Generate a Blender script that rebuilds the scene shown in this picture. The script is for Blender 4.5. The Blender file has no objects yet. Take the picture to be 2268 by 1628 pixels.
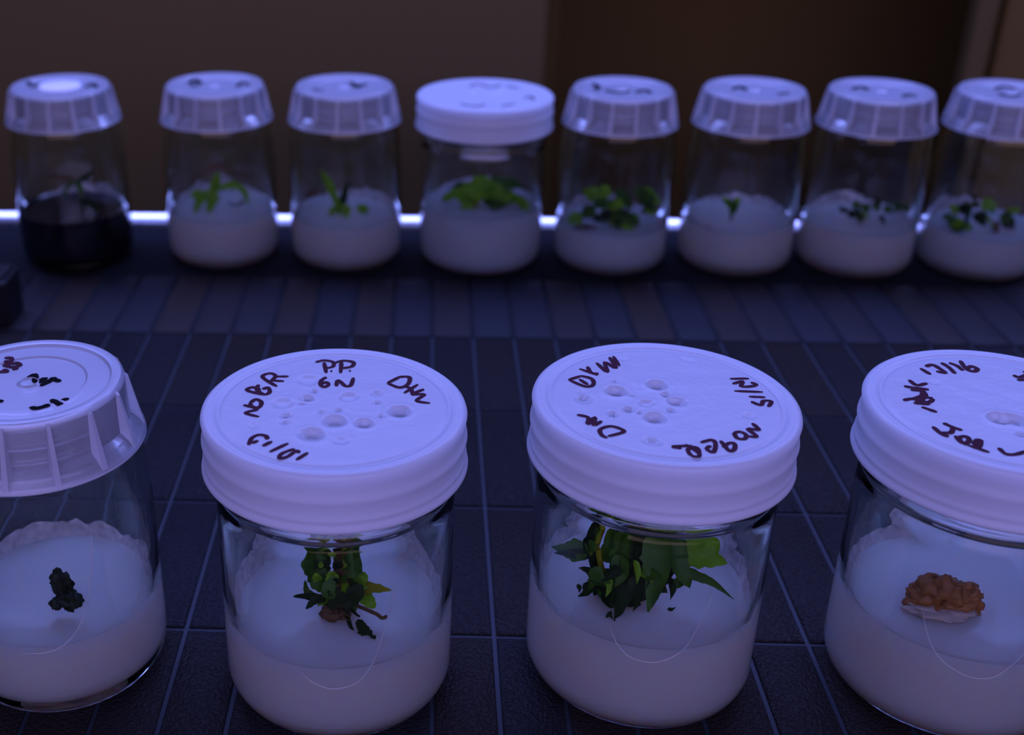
import bpy, bmesh, math, random
from mathutils import Vector, Matrix, noise
random.seed(7)
SC = bpy.context.scene
COL = SC.collection
MM = 0.001
PI = math.pi

# ------------------------------------------------------------------ camera
IMW, IMH = 2268.0, 1628.0
FPX, PITCH, YAW, ROLL, CAMH, CX, CY = 2636.179, 0.4574739, -0.0429898, -0.003315, 0.251583, 836.959, 779.993
FWD = Vector((math.sin(YAW) * math.cos(PITCH), math.cos(YAW) * math.cos(PITCH), -math.sin(PITCH)))
RGT = Vector((math.cos(YAW), -math.sin(YAW), 0))
UPV = RGT.cross(FWD)
RGT, UPV = math.cos(ROLL) * RGT + math.sin(ROLL) * UPV, math.cos(ROLL) * UPV - math.sin(ROLL) * RGT
CAMP = Vector((0, 0, CAMH))
cam = bpy.data.cameras.new('camera')
camo = bpy.data.objects.new('camera', cam)
COL.objects.link(camo)
camo.matrix_world = Matrix(((RGT.x, UPV.x, -FWD.x, 0), (RGT.y, UPV.y, -FWD.y, 0), (RGT.z, UPV.z, -FWD.z, CAMH), (0, 0, 0, 1)))
cam.sensor_fit = 'HORIZONTAL'
cam.sensor_width = 36
cam.lens = FPX / IMW * 36
cam.shift_x = (IMW / 2 - CX) / IMW
cam.shift_y = (CY - IMH / 2) / IMW
cam.clip_start = 0.01
cam.dof.use_dof = True
cam.dof.focus_distance = 0.338
cam.dof.aperture_fstop = 10.5
SC.camera = camo

# ------------------------------------------------------------------ world, lights, exposure
w = bpy.data.worlds.new('world')
SC.world = w
w.use_nodes = True
w.node_tree.nodes['Background'].inputs[0].default_value = (0.55, 0.42, 0.50, 1)
w.node_tree.nodes['Background'].inputs[1].default_value = 0.03


def area(name, loc, target, sx, sy, watts, col):
    l = bpy.data.lights.new(name, 'AREA')
    l.shape = 'RECTANGLE'
    l.size, l.size_y = sx, sy
    l.energy = watts
    l.color = col
    o = bpy.data.objects.new(name, l)
    COL.objects.link(o)
    o.location = loc
    o.rotation_euler = (Vector(target) - Vector(loc)).to_track_quat('-Z', 'Y').to_euler()
    return o


# blue-violet LED grow bar hanging over the shelf, then fills added to brighten the jar fronts
area('grow_bar_back', (0.05, 0.75, 0.52), (0.05, 0.42, 0.04), 1.6, 0.16, 9.6, (0.235, 0.285, 1.0))
area('blue_fill', (0.05, -0.20, 0.36), (0.05, 0.29, 0.03), 1.6, 0.16, 4.2, (0.34, 0.32, 1.0))  # added blue fill, low behind the camera, brightens gel and lid sides
area('pink_fill', (0.1, -1.7, 0.62), (0.05, 0.4, 0.03), 2.6, 0.9, 5.0, (1.0, 0.62, 0.64))  # added pink fill behind the camera, warms the upright gel and lid faces
SC.cycles.volume_bounces = 5
SC.cycles.max_bounces = 14
SC.cycles.transmission_bounces = 12
SC.cycles.adaptive_threshold = 0.035
SC.cycles.transparent_max_bounces = 16
SC.view_settings.view_transform = 'Standard'
SC.view_settings.look = 'None'
SC.view_settings.exposure = 0.14
SC.view_settings.gamma = 1.0
SC.view_settings.use_curve_mapping = False


def at_z(px, py, z):
    d = FWD + RGT * ((px - CX) / FPX) - UPV * ((py - CY) / FPX)
    return CAMP + d * ((z - CAMH) / d.z)


def at_y(px, py, y):
    d = FWD + RGT * ((px - CX) / FPX) - UPV * ((py - CY) / FPX)
    return CAMP + d * (y / d.y)


# ------------------------------------------------------------------ materials
def mat(name):
    m = bpy.data.materials.new(name)
    m.use_nodes = True
    nt = m.node_tree
    for n in list(nt.nodes):
        nt.nodes.remove(n)
    out = nt.nodes.new('ShaderNodeOutputMaterial')
    return m, nt, out


def nd(nt, t, **kw):
    n = nt.nodes.new(t)
    for k, v in kw.items():
        if k.startswith('i_'):
            k = k[2:]
            n.inputs[int(k) if k.isdigit() else k.replace('_', ' ')].default_value = v
        else:
            setattr(n, k, v)
    return n


def principled(name, col, rough=0.5, spec=0.5, metal=0.0, noise_scale=None, noise_amt=0.2, bump=None, bump_scale=800, bump_dist=0.0002, sss=0, sss_r=(1, .5, .3), sss_s=0.004, trans=0.0):
    m, nt, out = mat(name)
    b = nd(nt, 'ShaderNodeBsdfPrincipled')
    b.inputs['Base Color'].default_value = (*col, 1)
    b.inputs['Roughness'].default_value = rough
    b.inputs['Specular IOR Level'].default_value = spec
    b.inputs['Metallic'].default_value = metal
    tc = nd(nt, 'ShaderNodeTexCoord')
    if noise_scale:
        n = nd(nt, 'ShaderNodeTexNoise', i_Scale=noise_scale, i_Detail=4.0)
        nt.links.new(tc.outputs['Object'], n.inputs['Vector'])
        r = nd(nt, 'ShaderNodeMix', data_type='RGBA')
        r.inputs[6].default_value = (*[c * (1 - noise_amt) for c in col], 1)
        r.inputs[7].default_value = (*[min(1, c * (1 + noise_amt)) for c in col], 1)
        nt.links.new(n.outputs['Fac'], r.inputs[0])
        nt.links.new(r.outputs[2], b.inputs['Base Color'])
    if bump:
        n2 = nd(nt, 'ShaderNodeTexNoise', i_Scale=bump_scale, i_Detail=2.0)
        nt.links.new(tc.outputs['Object'], n2.inputs['Vector'])
        bp = nd(nt, 'ShaderNodeBump', i_Strength=bump, i_Distance=bump_dist)
        nt.links.new(n2.outputs['Fac'], bp.inputs['Height'])
        nt.links.new(bp.outputs[0], b.inputs['Normal'])
    if sss:
        b.inputs['Subsurface Weight'].default_value = sss
        b.inputs['Subsurface Radius'].default_value = sss_r
        b.inputs['Subsurface Scale'].default_value = sss_s
    if trans:
        t = nd(nt, 'ShaderNodeBsdfTranslucent')
        t.inputs[0].default_value = (*col, 1)
        mx = nd(nt, 'ShaderNodeMixShader', i_0=trans)
        nt.links.new(b.outputs[0], mx.inputs[1])
        nt.links.new(t.outputs[0], mx.inputs[2])
        nt.links.new(mx.outputs[0], out.inputs[0])
    else:
        nt.links.new(b.outputs[0], out.inputs[0])
    return m


def glass_mat():
    m, nt, out = mat('jar_glass')
    g = nd(nt, 'ShaderNodeBsdfGlass', i_IOR=1.5, i_Roughness=0.0)
    g.inputs[0].default_value = (0.94, 0.97, 0.96, 1)
    tc = nd(nt, 'ShaderNodeTexCoord')
    n = nd(nt, 'ShaderNodeTexNoise', i_Scale=90.0, i_Detail=1.0)
    nt.links.new(tc.outputs['Object'], n.inputs['Vector'])
    bp = nd(nt, 'ShaderNodeBump', i_Strength=0.12, i_Distance=0.0008)
    nt.links.new(n.outputs['Fac'], bp.inputs['Height'])
    nt.links.new(bp.outputs[0], g.inputs['Normal'])
    nt.links.new(g.outputs[0], out.inputs[0])
    return m


def plastic_mat(name, clear, trans, col, rough, bump=0.0, bscale=700):
    """milky polypropylene: part passes straight through, the rest scatters forwards and backwards"""
    m, nt, out = mat(name)
    d = nd(nt, 'ShaderNodeBsdfPrincipled', i_Roughness=rough)
    d.inputs['Base Color'].default_value = (*col, 1)
    t = nd(nt, 'ShaderNodeBsdfTranslucent')
    t.inputs[0].default_value = (*col, 1)
    m1 = nd(nt, 'ShaderNodeMixShader', i_0=trans)
    nt.links.new(d.outputs[0], m1.inputs[1])
    nt.links.new(t.outputs[0], m1.inputs[2])
    last = m1
    if clear:
        tp = nd(nt, 'ShaderNodeBsdfTransparent')
        m2 = nd(nt, 'ShaderNodeMixShader', i_0=clear)
        nt.links.new(m1.outputs[0], m2.inputs[1])
        nt.links.new(tp.outputs[0], m2.inputs[2])
        gl = nd(nt, 'ShaderNodeBsdfGlossy', i_Roughness=0.32)
        fr = nd(nt, 'ShaderNodeFresnel', i_IOR=1.45)
        m3 = nd(nt, 'ShaderNodeMixShader')
        nt.links.new(fr.outputs[0], m3.inputs[0])
        nt.links.new(m2.outputs[0], m3.inputs[1])
        nt.links.new(gl.outputs[0], m3.inputs[2])
        last = m3
    if bump:
        tc = nd(nt, 'ShaderNodeTexCoord')
        n = nd(nt, 'ShaderNodeTexNoise', i_Scale=float(bscale), i_Detail=3.0)
        nt.links.new(tc.outputs['Object'], n.inputs['Vector'])
        bp = nd(nt, 'ShaderNodeBump', i_Strength=bump, i_Distance=0.0004)
        nt.links.new(n.outputs['Fac'], bp.inputs['Height'])
        nt.links.new(bp.outputs[0], d.inputs['Normal'])
    nt.links.new(last.outputs[0], out.inputs[0])
    return m


def tile_mat(name, dark, warm, blue, rough, bump, spec):
    m, nt, out = mat(name)
    b = nd(nt, 'ShaderNodeBsdfPrincipled', i_Roughness=rough)
    b.inputs['Specular IOR Level'].default_value = spec
    oi = nd(nt, 'ShaderNodeObjectInfo')
    cr = nd(nt, 'ShaderNodeValToRGB')
    cr.color_ramp.elements[0].color = (*warm, 1)
    cr.color_ramp.elements[1].color = (*blue, 1)
    e = cr.color_ramp.elements.new(0.5)
    e.color = (*dark, 1)
    nt.links.new(oi.outputs['Random'], cr.inputs[0])
    nt.links.new(cr.outputs[0], b.inputs['Base Color'])
    tc = nd(nt, 'ShaderNodeTexCoord')
    n = nd(nt, 'ShaderNodeTexNoise', i_Scale=950.0, i_Detail=1.5)
    nt.links.new(tc.outputs['Object'], n.inputs['Vector'])
    bp = nd(nt, 'ShaderNodeBump', i_Strength=bump, i_Distance=0.0008)
    nt.links.new(n.outputs['Fac'], bp.inputs['Height'])
    nt.links.new(bp.outputs[0], b.inputs['Normal'])
    nt.links.new(b.outputs[0], out.inputs[0])
    return m


def film_mat():
    m, nt, out = mat('gel_film')
    d = nd(nt, 'ShaderNodeBsdfPrincipled', i_Roughness=0.12)
    d.inputs['Base Color'].default_value = (0.62, 0.6, 0.6, 1)
    tp = nd(nt, 'ShaderNodeBsdfTransparent')
    tc = nd(nt, 'ShaderNodeTexCoord')
    n = nd(nt, 'ShaderNodeTexNoise', i_Scale=260.0, i_Detail=5.0)
    nt.links.new(tc.outputs['Object'], n.inputs['Vector'])
    cr = nd(nt, 'ShaderNodeMapRange')
    cr.inputs[1].default_value, cr.inputs[2].default_value = 0.35, 0.7
    cr.inputs[3].default_value, cr.inputs[4].default_value = 0.05, 0.6
    nt.links.new(n.outputs['Fac'], cr.inputs[0])
    mx = nd(nt, 'ShaderNodeMixShader')
    nt.links.new(cr.outputs[0], mx.inputs[0])
    nt.links.new(d.outputs[0], mx.inputs[1])
    nt.links.new(tp.outputs[0], mx.inputs[2])
    bp = nd(nt, 'ShaderNodeBump', i_Strength=0.35, i_Distance=0.0012)
    nt.links.new(n.outputs['Fac'], bp.inputs['Height'])
    nt.links.new(bp.outputs[0], d.inputs['Normal'])
    nt.links.new(mx.outputs[0], out.inputs[0])
    return m


def volume_gel(name, scat, density, absorb, adens, aniso, col, body):
    """agar: a cloudy body that scatters blue most, with part of the light turned round near the surface"""
    m, nt, out = mat(name)
    g = nd(nt, 'ShaderNodeBsdfGlass', i_IOR=1.33, i_Roughness=0.12)
    b = nd(nt, 'ShaderNodeBsdfPrincipled', i_Roughness=0.25)
    b.inputs['Base Color'].default_value = (*col, 1)
    b.inputs['Specular IOR Level'].default_value = 0.2
    b.inputs['Subsurface Weight'].default_value = 1.0
    b.inputs['Subsurface Radius'].default_value = (1.0, 0.5, 0.38)
    b.inputs['Subsurface Scale'].default_value = 0.018
    mx = nd(nt, 'ShaderNodeMixShader', i_0=body)
    nt.links.new(g.outputs[0], mx.inputs[1])
    nt.links.new(b.outputs[0], mx.inputs[2])
    nt.links.new(mx.outputs[0], out.inputs[0])
    v = nd(nt, 'ShaderNodeVolumeScatter', i_Density=density, i_Anisotropy=aniso)
    v.inputs[0].default_value = (*scat, 1)
    a = nd(nt, 'ShaderNodeVolumeAbsorption', i_Density=adens)
    a.inputs[0].default_value = (*absorb, 1)
    add = nd(nt, 'ShaderNodeAddShader')
    nt.links.new(v.outputs[0], add.inputs[0])
    nt.links.new(a.outputs[0], add.inputs[1])
    nt.links.new(add.outputs[0], out.inputs[1])
    return m


M = {
    'glass': glass_mat(),
    'lid': plastic_mat('milky_lid', 0.0, 0.46, (0.80, 0.83, 0.89), 0.38, 0.25, 500),
    'cap': plastic_mat('clear_cap', 0.66, 0.5, (0.80, 0.83, 0.92), 0.3),
    'cap_fin': plastic_mat('cap_ribs', 0.30, 0.45, (0.80, 0.83, 0.92), 0.3),
    'gel': volume_gel('milky_gel', (0.60, 0.74, 1.0), 120.0, (0.95, 0.88, 0.8), 0.5, 0.6, (1.0, 0.90, 0.86), 0.60),
    'gel_blue': volume_gel('bluish_gel', (0.66, 0.84, 1.0), 140.0, (0.75, 0.9, 1.0), 1.0, 0.6, (0.84, 0.90, 0.95), 0.6),
    'gel_dark': principled('charcoal_gel', (0.006, 0.007, 0.012), 0.15, 0.4),
    'film': film_mat(),
    'glint': plastic_mat('glint_white', 0.5, 0.4, (0.9, 0.9, 0.9), 0.3),  # whitish tint of the drawn reflection line
    'ink': principled('maroon_ink', (0.055, 0.014, 0.026), 0.8, 0.08, noise_scale=900, noise_amt=0.4),
    'ink_black': principled('black_ink', (0.005, 0.004, 0.006), 0.85, 0.05),
    'pale_disc': principled('disc_white', (0.95, 0.94, 0.96), 0.35, 0.6),
    'tile': tile_mat('grained_tile', (0.015, 0.0135, 0.013), (0.017, 0.0135, 0.012), (0.0125, 0.0135, 0.0155), 0.42, 1.0, 0.07),
    'slat': tile_mat('tinted_tile', (0.018, 0.015, 0.014), (0.023, 0.016, 0.012), (0.012, 0.015, 0.020), 0.5, 0.3, 0.14),
    'gap': principled('gap', (0.006, 0.008, 0.010), 0.7, 0.15),
    'joint': principled('joint', (0.016, 0.024, 0.032), 0.6, 0.3),
    'rail': principled('rail', (0.95, 0.93, 0.95), 0.30, 0.6, metal=1.0),
    'black': principled('black_plastic', (0.004, 0.004, 0.005), 0.5, 0.3),
    'wall': principled('brown_wall', (0.170, 0.105, 0.028), 0.8, 0.2, noise_scale=8, noise_amt=0.08),
    'panel': principled('taupe_panel', (0.125, 0.082, 0.027), 0.75, 0.25, noise_scale=5, noise_amt=0.06),
    'leaf': principled('leaf_green', (0.055, 0.165, 0.003), 0.40, 0.3, noise_scale=300, noise_amt=0.45, trans=0.35),
    'leaf_bright': principled('leaf_bright', (0.24, 0.50, 0.006), 0.42, 0.35, noise_scale=260, noise_amt=0.4, trans=0.4),
    'leaf_yellow': principled('leaf_yellow', (0.36, 0.36, 0.008), 0.45, 0.3, noise_scale=260, noise_amt=0.3, trans=0.4),
    'leaf_dark': principled('leaf_dark', (0.013, 0.034, 0.003), 0.5, 0.15, noise_scale=300, noise_amt=0.5, trans=0.2),
    'brown': principled('stem_brown', (0.11, 0.055, 0.015), 0.6, 0.3, noise_scale=300, noise_amt=0.5),
    'callus': principled('callus_brown', (0.30, 0.11, 0.020), 0.4, 0.4, noise_scale=180, noise_amt=0.6, sss=0.3, sss_s=0.001),
    'callus_pale': principled('callus_pale', (0.50, 0.40, 0.33), 0.3, 0.5, sss=0.4, sss_s=0.001),
    'explant': principled('explant_dark', (0.006, 0.016, 0.004), 0.5, 0.25, noise_scale=350, noise_amt=0.7),
}


# ------------------------------------------------------------------ helpers
def mesh_obj(name, verts, faces, m, parent=None, smooth=True, angle=0.7):
    me = bpy.data.meshes.new(name)
    me.from_pydata([tuple(v) for v in verts], [], faces)
    me.validate()
    bm = bmesh.new()
    bm.from_mesh(me)
    bmesh.ops.recalc_face_normals(bm, faces=bm.faces)
    bm.to_mesh(me)
    bm.free()
    if smooth:
        me.polygons.foreach_set('use_smooth', [True] * len(me.polygons))
        me.set_sharp_from_angle(angle=angle)
    me.materials.append(m)
    return link(name, me, parent)


def link(name, me, parent=None, loc=None):
    o = bpy.data.objects.new(name, me)
    COL.objects.link(o)
    o.parent = parent
    if loc:
        o.location = loc
    return o


def empty(name, loc, label, cat, group=None):
    o = bpy.data.objects.new(name, None)
    o.empty_display_size = 0.01
    COL.objects.link(o)
    o.location = loc
    o['label'] = label
    o['category'] = cat
    if group:
        o['group'] = group
    return o


def lathe(prof, segs=96):
    """closed profile of (r, z) in mm; points on the axis become poles"""
    v, f = [], []
    idx = []
    for r, z in prof:
        if r < 1e-6:
            idx.append([len(v)])
            v.append((0, 0, z * MM))
        else:
            idx.append(list(range(len(v), len(v) + segs)))
            for i in range(segs):
                a = 2 * PI * i / segs
                v.append((r * MM * math.cos(a), r * MM * math.sin(a), z * MM))
    for a, b in zip(idx[:-1], idx[1:]):
        if len(a) == 1 and len(b) == 1:
            continue
        for i in range(segs):
            j = (i + 1) % segs
            if len(a) == 1:
                f.append((a[0], b[i], b[j]))
            elif len(b) == 1:
                f.append((a[i], a[j], b[0]))
            else:
                f.append((a[i], a[j], b[j], b[i]))
    return v, f


def arc(cx, cz, r, a0, a1, n=6):
    return [(cx + r * math.cos(math.radians(a0 + (a1 - a0) * i / n)), cz + r * math.sin(math.radians(a0 + (a1 - a0) * i / n))) for i in range(n + 1)]


def smooth_line(pts, n=4):
    pts = [Vector(p) for p in pts]
    if len(pts) < 3:
        return [pts[0].lerp(pts[-1], i / (n + 1)) for i in range(n + 2)]
    out = []
    for i in range(len(pts) - 1):
        p0 = pts[max(i - 1, 0)]
        p1, p2 = pts[i], pts[i + 1]
        p3 = pts[min(i + 2, len(pts) - 1)]
        for k in range(n):
            t = k / n
            out.append(0.5 * ((2 * p1) + (p2 - p0) * t + (2 * p0 - 5 * p1 + 4 * p2 - p3) * t * t + (3 * p1 - p0 - 3 * p2 + p3) * t ** 3))
    out.append(pts[-1])
    return out


def tube(pts, radii, sides=8, v=None, f=None, flat=None):
    """tube along points (metres); flat squeezes it in z for ink strokes"""
    v = [] if v is None else v
    f = [] if f is None else f
    base = len(v)
    n = len(pts)
    for i, p in enumerate(pts):
        t = (pts[min(i + 1, n - 1)] - pts[max(i - 1, 0)])
        if t.length < 1e-9:
            t = Vector((1, 0, 0))
        t.normalize()
        up = Vector((0, 0, 1)) if abs(t.z) < 0.95 else Vector((0, 1, 0))
        s = t.cross(up).normalized()
        u = s.cross(t).normalized()
        r = radii[i] if isinstance(radii, (list, tuple)) else radii
        for k in range(sides):
            a = 2 * PI * k / sides
            v.append(p + s * (r * math.cos(a)) + u * (r * (flat or 1) * math.sin(a)))
    for i in range(n - 1):
        for k in range(sides):
            j = (k + 1) % sides
            f.append((base + i * sides + k, base + i * sides + j, base + (i + 1) * sides + j, base + (i + 1) * sides + k))
    f.append(tuple(base + k for k in range(sides))[::-1])
    f.append(tuple(base + (n - 1) * sides + k for k in range(sides)))
    return v, f


def leaf_part(parent, org, pts, width, m, name='leaf', hint=(0.1, -0.55, 0.8), fold=0.18, tip=0.75, thick=0.22, wav=0.0, nseg=6, serr=0.22, power=0.8):
    """blade with a midrib fold and real thickness; pts world metres, width mm"""
    line = smooth_line([Vector(p) - org for p in pts], nseg)
    n = len(line)
    h = Vector(hint).normalized()
    v, f = [], []
    for i, p in enumerate(line):
        t = (line[min(i + 1, n - 1)] - line[max(i - 1, 0)]).normalized()
        s = t.cross(h)
        if s.length < 1e-4:
            s = t.cross(Vector((1, 0, 0)))
        s.normalize()
        nn = s.cross(t).normalized()
        q = i / (n - 1)
        wd = width * MM * 0.5 * max(0.06, math.sin(PI * min(1, q ** tip)) ** power)
        if serr:
            wd *= 1 - serr * (0.5 + 0.5 * math.sin(i * 2.6)) + 0.25 * noise.noise(p * 700)
        wv = wav * width * MM * math.sin(q * 9 + width)
        for lay in (0.5, -0.5):
            o = nn * (thick * MM * lay)
            v.append(p - s * wd + nn * (fold * wd + wv) + o)
            v.append(p + o)
            v.append(p + s * wd + nn * (fold * wd - wv) + o)
    for i in range(n - 1):
        a, b = i * 6, (i + 1) * 6
        f += [(a, a + 1, b + 1, b), (a + 1, a + 2, b + 2, b + 1), (a + 3, b + 3, b + 4, a + 4), (a + 4, b + 4, b + 5, a + 5),
              (a, b, b + 3, a + 3), (a + 2, a + 5, b + 5, b + 2)]
    f += [(0, 3, 4, 1), (1, 4, 5, 2)]
    a = (n - 1) * 6
    f += [(a, a + 1, a + 4, a + 3), (a + 1, a + 2, a + 5, a + 4)]
    return mesh_obj(name, v, f, m, parent, angle=1.0)


def stem_part(parent, org, pts, r0, r1, m, name='stem', rough=0.0):
    line = smooth_line([Vector(p) - org for p in pts], 4)
    n = len(line)
    v, f = tube(line, [(r0 + (r1 - r0) * i / (n - 1)) * MM * (1 + rough * noise.noise(line[i] * 400)) for i in range(n)], 8)
    return mesh_obj(name, v, f, m, parent)


def lump_part(parent, loc, size, m, name='lump', seed=0, amp=0.35, freq=1.4, sub=4, rot=0.0):
    bm = bmesh.new()
    bmesh.ops.create_icosphere(bm, subdivisions=sub, radius=1)
    off = Vector((seed * 3.1, seed * 1.7, seed * 0.9))
    for v in bm.verts:
        d = v.co.normalized()
        k = 1 + amp * noise.noise(d * freq + off) + amp * 0.55 * noise.noise(d * freq * 2.6 + off) + amp * 0.25 * noise.noise(d * freq * 6 + off)
        c = Vector((d.x * k * size[0], d.y * k * size[1], d.z * k * size[2])) * MM
        v.co = Matrix.Rotation(rot, 3, 'Y') @ c
    me = bpy.data.meshes.new(name)
    bm.to_mesh(me)
    bm.free()
    me.polygons.foreach_set('use_smooth', [True] * len(me.polygons))
    me.materials.append(m)
    return link(name, me, parent, loc)


def box_mesh(name, sx, sy, sz, bev, m, segs=2):
    bm = bmesh.new()
    bmesh.ops.create_cube(bm, size=1)
    bmesh.ops.scale(bm, vec=(sx, sy, sz), verts=bm.verts)
    if bev:
        bmesh.ops.bevel(bm, geom=list(bm.edges), offset=bev, segments=segs, affect='EDGES', profile=0.5)
    me = bpy.data.meshes.new(name)
    bm.to_mesh(me)
    bm.free()
    me.materials.append(m)
    return me


# ------------------------------------------------------------------ setting: walls behind the shelf
def slab(name, x0, x1, y0, y1, z0, z1, m, bev=0.004):
    o = link(name, box_mesh(name, x1 - x0, y1 - y0, z1 - z0, bev, m), None, ((x0 + x1) / 2, (y0 + y1) / 2, (z0 + z1) / 2))
    o['kind'] = 'structure'
    return o


slab('wall_back', -1.6, 2.0, 1.36, 1.42, -0.6, 1.2, M['wall'])
slab('trim_1', -1.6, 0.0976, 1.00, 1.34, -0.6, 1.2, M['panel'])
slab('trim_2', 0.118, 0.134, 1.24, 1.35, -0.6, 1.2, M['wall'])
slab('trim_3', 0.4414, 0.4595, 1.00, 1.02, -0.6, 1.2, M['panel'])
slab('trim_4', 0.4725, 1.9, 1.02, 1.04, -0.6, 1.2, M['wall'])

slab('wall_left', -1.66, -1.60, -2.8, 1.42, -0.6, 1.2, M['wall'])
slab('wall_right', 2.0, 2.06, -2.8, 1.42, -0.6, 1.2, M['wall'])
slab('floor', -1.66, 2.06, -2.8, 1.42, -0.66, -0.6, M['wall'])

# ------------------------------------------------------------------ shelf: base, tiles, back rail
X0, S, Y0, D = 0.0240796, 0.02, 0.528617, 0.074496
shelf = empty('shelf', (0.034, 0.41, -0.02), 'dark blue-black shelf of long rectangular tiles with pale joints under the jars', 'shelf')
SO = Vector(shelf.location)
bp = link('base_panel', box_mesh('base_panel', 1.10, 0.70, 0.012, 0.002, M['joint']), shelf, Vector((0.034, 0.3375, -0.0068)) - SO)
GAP = 0.0014
link('backing_strip', box_mesh('backing_strip', 0.76, 0.158, 0.0003, 0, M['gap']), shelf, Vector((0.034, 0.6080, -0.00062 - 0.0000)) - SO - Vector((0, 0, 0.0000)))


def tile_mesh(name, ly, m, gap=GAP):
    bm = bmesh.new()
    bmesh.ops.create_cube(bm, size=1)
    bmesh.ops.scale(bm, vec=(S - gap, ly - gap, 0.0016), verts=bm.verts)
    top = [e for e in bm.edges if all(v.co.z > 0 for v in e.verts)]
    bmesh.ops.bevel(bm, geom=top, offset=0.0007, segments=2, affect='EDGES', profile=0.5)
    me = bpy.data.meshes.new(name)
    bm.to_mesh(me)
    bm.free()
    me.polygons.foreach_set('use_smooth', [True] * len(me.polygons))
    me.set_sharp_from_angle(angle=0.9)
    me.materials.append(m)
    return me


tm = tile_mesh('tile', D, M['tile'])
tm_back = tile_mesh('tile', D, M['slat'], 0.0022)
tm_short = tile_mesh('tile', 0.0098, M['slat'], 0.0022)
for row in range(-2, 6):
    for k in range(-17, 18):
        x = X0 + (k + 0.5) * S
        if row == -2:
            me, y = tm_short, Y0 + 2 * D + 0.0049
        else:
            me, y = (tm_back if row < 0 else tm), Y0 - (row + 0.5) * D
        link('tile', me, shelf, Vector((x, y, -0.0008)) - SO)

rail_pts = [(y - 0.0645, z) for y, z in ((0.7520, -0.010), (0.7520, -0.0012), (0.7523, -0.0004), (0.7580, 0.0030), (0.7590, 0.0034), (0.7602, 0.0031), (0.7610, 0.0020), (0.7610, -0.010))]
v, f = [], []
for x in (-0.50, 0.57):
    v += [(x - SO.x, y - SO.y, z - SO.z) for y, z in rail_pts]
n = len(rail_pts)
f = [(i, (i + 1) % n, n + (i + 1) % n, n + i) for i in range(n)] + [tuple(range(n)), tuple(range(n, 2 * n))[::-1]]
o = mesh_obj('back_rail', v, f, M['rail'], shelf)
o['label'] = 'bright white rounded rail along the back edge'

# black block at the left edge of the picture
blk = empty('black_block', (-0.2215, 0.5435, 0), 'black plastic block on the shelf, cut by the left edge of the picture', 'block')
link('body', box_mesh('body', 0.030, 0.022, 0.024, 0.0015, M['black']), blk, (0, 0, 0.0122))
link('top_plate', box_mesh('top_plate', 0.026, 0.018, 0.002, 0.0006, M['black']), blk, (0, 0, 0.0250))


# ------------------------------------------------------------------ jar geometry
NK = 0.988  # the narrow jar's radius against its drawn profile


def lid_z(z):
    return 76.35 + (z - 74.3) * 0.8642


def cap_z(z):
    return 78.91 + (z - 78.4) * 0.9209


def glass_wide(zr=0.0):
    outer = [(0, 1.2), (18, 1.0), (24.5, 0.0)] + arc(25.2, 8.8, 8.8, -90, 0, 8) + [(34.0, 20), (34.0, 64.5)]
    outer += [(33.6, 66.5), (32.9, 67.6), (32.9, 68.4), (33.9, 69.6), (34.0, 70.6), (33.5, 71.8), (32.6, 72.6), (32.5, 74), (32.5, 79), (33.4, 80), (32.5, 81.5), (32.5, 86), (33.4, 87), (32.5, 88.4), (32.4, 91.0), (31.6, 91.9)]
    inner = [(30.6, 91.6), (30.2, 90.5), (30.2, 73), (30.8, 68), (31.6, 63), (31.6, 12.5)] + [(24.6 + 7.0 * math.cos(math.radians(a)), 11.0 + 7.0 * math.sin(math.radians(a))) for a in (-20, -45, -70, -90)] + [(0, 4.4)]
    return lathe([(r, z if z <= 64.5 else 66.5 + (z - 64.5) * 0.909) for r, z in outer + inner], 96)


def glass_narrow():
    outer = [(0, 1.4), (16, 1.2), (22.5, 0.0)] + arc(23.5, 8.0, 8.0, -90, 0, 8) + [(31.5, 20), (31.3, 58), (30.7, 68), (29.9, 75), (29.25, 80.2), (28.4, 82.2), (26.6, 83.6), (25.3, 84.2), (25.2, 85), (26.2, 86), (25.2, 87.2), (25.2, 90), (26.2, 91), (25.2, 92.2), (25.1, 95.3), (24.4, 96.2)]
    inner = [(23.3, 95.8), (23.0, 94.5), (23.0, 84.5), (24.4, 82.6), (26.2, 81.2), (27.1, 79.4), (27.8, 75), (28.5, 68), (29.2, 58), (29.2, 12.5)] + [(22.2 + 7.0 * math.cos(math.radians(a)), 11.4 + 7.0 * math.sin(math.radians(a))) for a in (-20, -45, -70, -90)] + [(0, 4.8)]
    return lathe([(r * NK, z if z <= 80 else 80 + (z - 80) * 0.93) for r, z in outer + inner], 96)


def gel_geo(rout, level, bot):
    """gel reaches half-way into the glass wall so no air gap shows"""
    r = rout - 1.1
    rc = 7.6
    prof = [(0, bot)] + [(r - rc + rc * math.cos(math.radians(a)), bot + rc + rc * math.sin(math.radians(a))) for a in (-90, -70, -45, -20, 0)]
    prof += [(r, level + 1.5), (r - 1.4, level + 1.45), (r - 1.9, level + 0.8), (r - 2.8, level + 0.25), (r - 4.5, level)]
    prof += [(r - 12, level), (r - 22, level), (0, level)]
    return lathe(prof, 80)


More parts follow.
